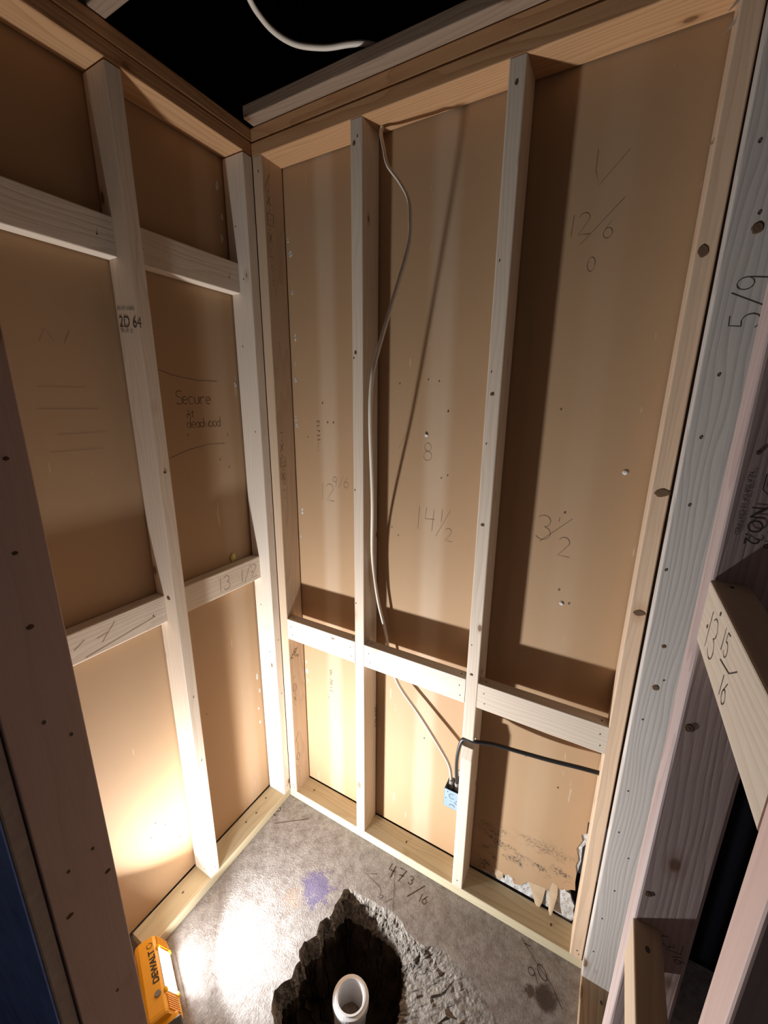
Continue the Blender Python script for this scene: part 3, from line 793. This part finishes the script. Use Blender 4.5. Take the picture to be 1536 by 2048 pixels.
ink('handwriting', b1, (W, -0.600, 1.440), *RF, 0.055, [[(-.1, .55), (.55, .65), (.9, .9)]], 0.0018, 'ink')
ink('handwriting', b1, (W, -0.610, 1.443), *RF, 0.024, '16', 0.0018, 'ink')
nail(b1, (W, -0.52, 1.47), (-1, 0, 0), 0.003); nail(b1, (W+0.018, -0.50, 1.516), (0, 0, 1), 0.0035); nail(b1, (W, -0.56, 1.505), (-1, 0, 0), 0.003)
nail(b2, (W+0.018, -0.52, 0.941), (0, 0, 1), 0.005)
for x, z in ((0.030, 1.78), (0.022, 1.66), (0.026, 1.52), (0.008, 1.37), (0.045, 1.10), (0.020, 0.98), (0.02, 0.76), (0.018, 0.62), (0.035, 0.42), (0.02, 0.30), (0.015, 0.16), (0.04, 2.05), (0.02, 2.16), (0.05, 0.55)):
    nail(g1, (W+0.002+x, -0.0385, z), (0, -1, 0), 0.0042 if z > 1.3 else 0.003)
ink('handwriting', g1, (W+0.078, -0.0385, 1.86), (0, 0, 1), (-1, 0, 0), 0.048, '5/9', 0.0018, 'ink', '5/9 pencilled sideways')
FS = ((0, 0, -1), (1, 0, 0))
print_text('grade_stamp', g2, 'NO.2', (W+0.022, -0.484, 1.612), *FS, 0.020, 'ink', 'black lumber grade stamp')
print_text('grade_stamp', g2, 'NLR 208 OF 10 CERTIFIED', (W+0.012, -0.484, 1.650), *FS, 0.0065, 'ink')
print_text('grade_stamp', g2, '7 16', (W+0.040, -0.484, 1.585), *FS, 0.012, 'ink')
ink('grade_stamp', g2, (W+0.032, -0.484, 1.655), *FS, 0.030, [[(0, .1), (.12, .75), (.55, 1.0), (.95, .75), (1.05, .1), (.8, -.15), (.25, -.15), (0, .1)], [(.3, .2), (.8, .2)], [(.3, .4), (.8, .4)], [(.3, .2), (.3, .45)], [(.55, .2), (.55, .45)], [(.8, .2), (.8, .45)]], 0.0015, 'ink')
ink('handwriting', g2, (W+0.033, -0.484, 0.934), (0.6, 0, -0.8), (0.8, 0, 0.6), 0.014, '1 3/16', 0.0014, 'ink')
ink('pen_mark', g2, (W+0.066, -0.484, 0.935), (0, 0, -1), (1, 0, 0), 0.02, [[(0, 0), (1, 0)]], 0.0012, 'ink')
nail(g2, (W+0.045, -0.484, 1.70), (0, -1, 0), 0.004); nail(wr, (W+0.055, -0.075, T), (0, 0, 1), 0.006)

# ---------------------------------------------------------------- doorway wall nearest the viewer (jamb at one side)
wf = empty('wall_front', (0.43, -0.89, 0), 'bare timber doorway jamb with blue painted board beside it', 'wall', 'structure')
jb = board('jamb_stud', wf, (0.392, 0.430), (-0.9395, -0.8505), (0, 2.30), 'jamb_wood', 'unlit jamb stud in the near corner', bevel=0.002)
bm = bmesh.new(); bm_box(bm, (-0.75, -0.9625, 0.01), (0.427, -0.9415, 2.30), 0.003)
from_bm('plasterboard', bm, 'raw_edge', wf)
bm = bmesh.new(); bm_box(bm, (-0.75, -0.9650, 0.01), (0.4255, -0.9628, 2.30))
bl = from_bm('painted_face', bm, 'blue_paint', wf); bl['label'] = 'scuffed blue painted face'
for (yy, zz) in ((-0.875, 1.022), (-0.910, 1.017), (-0.897, 1.282), (-0.870, 1.24), (-0.885, 0.70)):
    nail(jb, (0.430, yy, zz), (1, 0, 0), 0.0036)

# ---------------------------------------------------------------- what closes the dark space above and beyond
ce = empty('ceiling', (0.6, -0.8, 2.95), 'unlit floor deck high above the framing', 'ceiling', 'structure')
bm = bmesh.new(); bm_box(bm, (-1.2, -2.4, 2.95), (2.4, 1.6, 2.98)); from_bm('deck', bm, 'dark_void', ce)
board('joist', ce, (-0.30, 1.60), (-0.441, -0.403), (H+2*T+0.002, 2.74), 'old_board', 'ceiling joist end resting on the side wall plate')
wo = empty('wall_outer', (1.75, 0, 0), 'dark charcoal surface seen through the open framing, with black sheets for unlit space', 'wall', 'structure')
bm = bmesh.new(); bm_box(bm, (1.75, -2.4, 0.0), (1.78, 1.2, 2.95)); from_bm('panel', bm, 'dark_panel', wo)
bm = bmesh.new(); bm_box(bm, (1.30, 0.20, 0.0), (1.75, 0.23, 2.95)); from_bm('panel', bm, 'dark_void', wo)  # this and the next panels: added black sheets, darkness put into their colour
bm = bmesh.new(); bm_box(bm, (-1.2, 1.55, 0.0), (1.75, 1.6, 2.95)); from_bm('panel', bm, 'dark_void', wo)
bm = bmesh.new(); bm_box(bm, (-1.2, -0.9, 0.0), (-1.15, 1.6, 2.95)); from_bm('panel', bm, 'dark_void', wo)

# ================================================================= THINGS
# ---------------------------------------------------------------- work light lying on its side
U = Vector((0.923, -0.385, 0)).normalized(); N = Vector((0.385, 0.923, 0)).normalized()
LM = Matrix((U, N, Vector((0, 0, 1)))).transposed().to_4x4(); LM.translation = Vector((-0.013, -0.689, 0.0))
wk = empty('work_light', (0.09, -0.69, 0), 'yellow cordless work light lying on the floor, its white panel switched on', 'work light')
LEN = 0.215
sec = [(0.004, 0.004), (0.000, 0.012), (0.000, 0.078), (0.004, 0.088), (0.012, 0.092), (0.050, 0.092), (0.057, 0.088), (0.086, 0.024), (0.088, 0.012), (0.084, 0.004)]
bm = bmesh.new(); rg = []
for uu, sc_ in ((0.0, 0.90), (0.004, 0.97), (0.012, 1.0), (LEN-0.012, 1.0), (LEN-0.004, 0.97), (LEN, 0.90)):
    rg.append([bm.verts.new((uu, 0.044+(n-0.044)*sc_, 0.046+(z-0.046)*sc_ if z > 0.02 else z)) for n, z in sec])
for a, b in zip(rg, rg[1:]):
    for k in range(len(sec)):
        j = (k+1) % len(sec); bm.faces.new((a[k], a[j], b[j], b[k]))
bm.faces.new(rg[0][::-1]); bm.faces.new(rg[-1])
body = from_bm('housing', bm, 'yellow', wk, LM)
# slanted front: local frame (along U, down the slope)
p0 = Vector((0, 0.0565, 0.0885)); p1 = Vector((0, 0.0858, 0.0245)); dn = (p1-p0).normalized(); nf = Vector((0, -dn.z, dn.y)).normalized()
if nf.y < 0: nf = -nf
def on_face(uu, s, h=0.0): return Vector((uu, 0, 0)) + p0 + dn*s + nf*h
def slab_on(bm, u0, u1, s0, s1, h0, h1):
    vs = [bm.verts.new(on_face(a, b, h)) for h in (h0, h1) for a, b in ((u0, s0), (u1, s0), (u1, s1), (u0, s1))]
    for q in ((0, 1, 2, 3), (4, 5, 6, 7), (0, 1, 5, 4), (1, 2, 6, 5), (2, 3, 7, 6), (3, 0, 4, 7)): bm.faces.new([vs[i] for i in q])
bm = bmesh.new(); slab_on(bm, 0.040, 0.162, 0.002, 0.066, -0.001, 0.003); from_bm('bezel', bm, 'bezel', wk, LM)
bm = bmesh.new()
vs = [bm.verts.new(on_face(a, b, 0.0042)) for a, b in ((0.045, 0.006), (0.157, 0.006), (0.157, 0.062), (0.045, 0.062))]
bm.faces.new(vs)
lp = bpy.data.meshes.new('led_panel'); bm.normal_update()
if bm.faces[:][0].normal.dot(nf) < 0: bmesh.ops.reverse_faces(bm, faces=bm.faces[:])
bm.to_mesh(lp); bm.free()
po = link('led_panel', lp, 'panel', wk, wp(wk, LM)); po['label'] = 'glowing white light panel'
ld = bpy.data.lights.new('led_light', 'AREA'); ld.shape = 'RECTANGLE'; ld.size = 0.050; ld.size_y = 0.036
ld.energy = LAMP_WATTS; ld.color = LAMP_COLOUR; ld.spread = math.radians(LAMP_SPREAD)
lo_ = bpy.data.objects.new('led_light', ld); COL.objects.link(lo_); lo_.parent = wk
_e = math.radians(LAMP_TILT); _q = Matrix.Rotation(math.radians(LAMP_TURN), 3, 'Z'); _z = -((_q @ N)*math.cos(_e)+Vector((0, 0, 1))*math.sin(_e)); _x = (_q @ U); _y = _z.cross(_x)
_m = Matrix((_x, _y, _z)).transposed().to_4x4(); _m.translation = LM @ on_face(0.101, 0.026, 0.022)
lo_.matrix_basis = wp(wk, _m)
for (u0, u1, base) in ((0.006, 0.034, 0), (0.170, 0.208, 0)):
    k = 0; uu = u0
    while uu < u1:
        bm = bmesh.new(); slab_on(bm, uu, uu+0.0025, 0.004, 0.062, -0.0005, 0.0035)
        from_bm('cooling_rib', bm, 'yellow', wk, LM); uu += 0.0058
for uu in (0.041, 0.161):
    for s in (0.001, 0.063):
        bm = bmesh.new(); slab_on(bm, uu-0.006, uu+0.006, s-0.004, s+0.006, 0, 0.008)
        bmesh.ops.bevel(bm, geom=bm.edges[:], offset=0.002, segments=2, affect='EDGES'); from_bm('corner_bumper', bm, 'yellow_bright', wk, LM)
# switch, lettering, battery foot
bm = bmesh.new(); bmesh.ops.create_cone(bm, cap_ends=True, segments=20, radius1=0.0085, radius2=0.0075, depth=0.004)
bmesh.ops.translate(bm, verts=bm.verts, vec=(0.160, 0.040, 0.0935)); from_bm('switch_button', bm, 'grey_plastic', wk, LM)
topc = LM @ Vector((0.132, 0.049, 0.0922))
print_text('brand_lettering', wk, 'DEWALT', topc, -U, -N, 0.0225, 'black_plastic', lift=0.0006, space=1.0, bold=0.0007)
bm = bmesh.new()
for a0, a1 in ((20, 200), (220, 380)):
    A = arc(0, 0, .008, .008, a0, a1, 10); B = arc(0, 0, .0064, .0064, a0, a1, 10)
    for k in range(10):
        bm.faces.new([bm.verts.new((0.026+q[0], 0.040+q[1], 0.0930)) for q in (A[k], A[k+1], B[k+1], B[k])])
from_bm('round_mark', bm, 'black_plastic', wk, LM)
bm = bmesh.new(); bm_box(bm, (LEN-0.002, 0.008, 0.003), (LEN+0.020, 0.078, 0.070), 0.006, 3); from_bm('neck', bm, 'yellow', wk, LM)
bm = bmesh.new(); bm_box(bm, (LEN+0.016, 0.002, 0.002), (LEN+0.055, 0.084, 0.078), 0.006, 3); from_bm('battery_pack', bm, 'black_plastic', wk, LM)

# ---------------------------------------------------------------- cables and box
c1 = tube('white_cable', [(0.421, 0.060, 2.4345), (0.417, 0.058, 2.420), (0.432, 0.046, 2.380), (0.450, 0.038, 2.331), (0.494, 0.026, 2.278), (0.526, 0.014, 2.229), (0.540, -0.002, 2.177), (0.543, -0.019, 2.102), (0.519, -0.065, 1.955),
      (0.500, -0.098, 1.843), (0.492, -0.112, 1.775), (0.480, -0.099, 1.663), (0.450, -0.036, 1.435), (0.412, 0.028, 1.227), (0.420, 0.052, 1.06), (0.448, 0.062, 0.93), (0.468, 0.064, 0.82), (0.505, 0.062, 0.735), (0.60, 0.056, 0.640), (0.690, 0.044, 0.545), (0.722, 0.038, 0.500), (0.732, 0.036, 0.432)],
      0.0062, 'cable_white', flat=0.7)
tag(c1, 'white cable hanging from the top plate hole down to the metal box', 'cable')
c2 = tube('black_cable', [(0.752, 0.036, 0.440), (0.748, 0.030, 0.520), (0.752, 0.020, 0.590), (0.763, 0.014, 0.650), (0.778, 0.014, 0.666), (0.806, 0.016, 0.668), (0.86, 0.030, 0.672), (0.95, 0.040, 0.676), (1.03, 0.044, 0.684), (1.11, 0.046, 0.697), (1.163, 0.048, 0.703)],
      0.0062, 'cable_black')
tag(c2, 'black cable bent over the stud notch and running into the end stud', 'cable')
c3 = tube('white_cable', [(0.285, -0.330, 2.72), (0.262, -0.262, 2.585), (0.249, -0.190, 2.560), (0.268, -0.118, 2.556), (0.325, -0.070, 2.556), (0.385, -0.042, 2.560), (0.418, -0.026, 2.560), (0.45, -0.004, 2.556)], 0.0062, 'cable_white')
tag(c3, 'white cable dangling in the dark above the top plates', 'cable')
jx = empty('junction_box', (0.740, 0.04, 0.358), 'small galvanised metal junction box fixed to the side of a stud', 'junction box')
bm = bmesh.new(); bx0, bx1, by0, by1, bz0, bz1 = 0.7150, 0.7670, 0.012, 0.066, 0.358, 0.434
tk = 0.0016
bm_box(bm, (bx0, by0, bz0), (bx1, by0+tk, bz1), 0.0006, 1)
bm_box(bm, (bx0, by1-tk, bz0), (bx1, by1, bz1), 0.0006, 1)
bm_box(bm, (bx0, by0, bz0), (bx0+tk, by1, bz1), 0.0006, 1)
bm_box(bm, (bx1-tk, by0, bz0), (bx1, by1, bz1), 0.0006, 1)
bm_box(bm, (bx0, by0, bz0), (bx1, by1, bz0+tk), 0.0006, 1)
from_bm('box_shell', bm, 'galv', jx)
for (cx_, cz_, a0, a1) in ((0.744, 0.412, 60, 320), (0.746, 0.367, 20, 170)):
    ink('knockout_slot', jx, (cx_, by0, cz_), (1, 0, 0), (0, 0, 1), 1.0, [arc(0, 0, .010, .010, a0, a1, 12)], 0.0022, 'slot')
ink('knockout_slot', jx, (0.752, by0, 0.392), (1, 0, 0), (0, 0, 1), 1.0, [[(0, 0), (.010, -.006)]], 0.002, 'slot')
for (x, z) in ((0.722, 0.395), (0.760, 0.398), (0.728, 0.425)): nail(jx, (x, by0, z), (0, -1, 0), 0.0022, 'slot', 'screw_slot')
for (x, y) in ((0.732, 0.036), (0.752, 0.036)):
    bm = bmesh.new(); bmesh.ops.create_cone(bm, cap_ends=True, segments=14, radius1=0.0095, radius2=0.0085, depth=0.030)
    bmesh.ops.translate(bm, verts=bm.verts, vec=(x, y, bz1+0.006)); from_bm('cable_clamp', bm, 'grey_plastic', jx)
bm = bmesh.new(); bm_box(bm, (0.745, 0.050, 0.430), (0.767, 0.053, 0.492), 0.001, 1); from_bm('mounting_ear', bm, 'cable_grey', jx)

# ---------------------------------------------------------------- drain pipe in the hole
dp = empty('drain_pipe', (0.592, -0.391, -0.34), 'white plastic drain pipe with a wide collar standing in the dirt hole', 'pipe')
PM = Matrix.Translation((0.592, -0.391, 0)) @ Matrix.Rotation(math.radians(-4), 4, 'X')
def lathe(name, prof, mat, parent, mw, seg=40):
    bm = bmesh.new(); rs = []
    for r, z in prof:
        rs.append([bm.verts.new((r*math.cos(2*math.pi*k/seg), r*math.sin(2*math.pi*k/seg), z)) for k in range(seg)])
    for a, b in zip(rs, rs[1:]):
        for k in range(seg):
            j = (k+1) % seg; bm.faces.new((a[k], a[j], b[j], b[k]))
    return from_bm(name, bm, mat, parent, mw, smooth=False)
c = lathe('collar', [(0.038, -0.10), (0.0375, -0.052), (0.039, -0.045), (0.0405, -0.040), (0.0460, -0.040), (0.0475, -0.043), (0.0545, -0.0445), (0.0560, -0.048), (0.0560, -0.066), (0.051, -0.070), (0.049, -0.13)], 'pvc', dp, PM)
lathe('pipe', [(0.047, -0.34), (0.047, -0.10), (0.0445, -0.10), (0.0375, -0.10), (0.0370, -0.34)], 'pvc', dp, PM)
bm = bmesh.new(); bmesh.ops.create_circle(bm, cap_ends=True, segments=32, radius=0.0374)
for v in bm.verts: v.co.z += 0.004*mnoise.noise(v.co*90)
from_bm('dirty_water', bm, 'pvc_in', dp, PM @ Matrix.Translation((0, 0, -0.135)))

# tight knots seen on particular boards
for p_, rx_, ry_ in (((XO+0.012, 0, 2.012), 0.010, 0.013), ((XO+0.018, 0, 1.534), 0.016, 0.011), ((XO+0.017, 0, 1.238), 0.014, 0.009)): knot(bstuds[3], p_, (0, -1, 0), rx_, ry_, 0.2)
for p_, r_ in (((1.244, -0.0385, 2.027), 0.010), ((1.234, -0.0385, 1.186), 0.005), ((1.235, -0.0385, 1.076), 0.008)): knot(g1, p_, (0, -1, 0), r_, r_*1.1)
for p_, r_ in (((1.213, -0.484, 1.304), 0.006), ((1.211, -0.484, 0.999), 0.005), ((1.216, -0.484, 1.671), 0.0025)): knot(g2, p_, (0, -1, 0), r_, r_*1.2)
for p_, r_ in (((0.43, -0.874, 1.65), 0.003), ((0.43, -0.886, 1.531), 0.003), ((0.43, -0.888, 1.427), 0.004), ((0.43, -0.862, 0.957), 0.004), ((0.43, -0.921, 0.938), 0.0045)): knot(jb, p_, (1, 0, 0), r_*1.2, r_)
for z_ in (1.865, 2.382): knot(bstuds[1], (XA+0.012, 0, z_), (0, -1, 0), 0.005, 0.006)
for z_ in (1.746, 1.398, 0.92): knot(sB, (XB+0.016, 0, z_), (0, -1, 0), 0.006, 0.005)
knot(lstuds[0], (-0.03, Y1, 1.15), (0, -1, 0), 0.009, 0.007); knot(lstuds[0], (0, Y1+0.02, 1.53), (1, 0, 0), 0.005, 0.004)

bpy.context.view_layer.update()
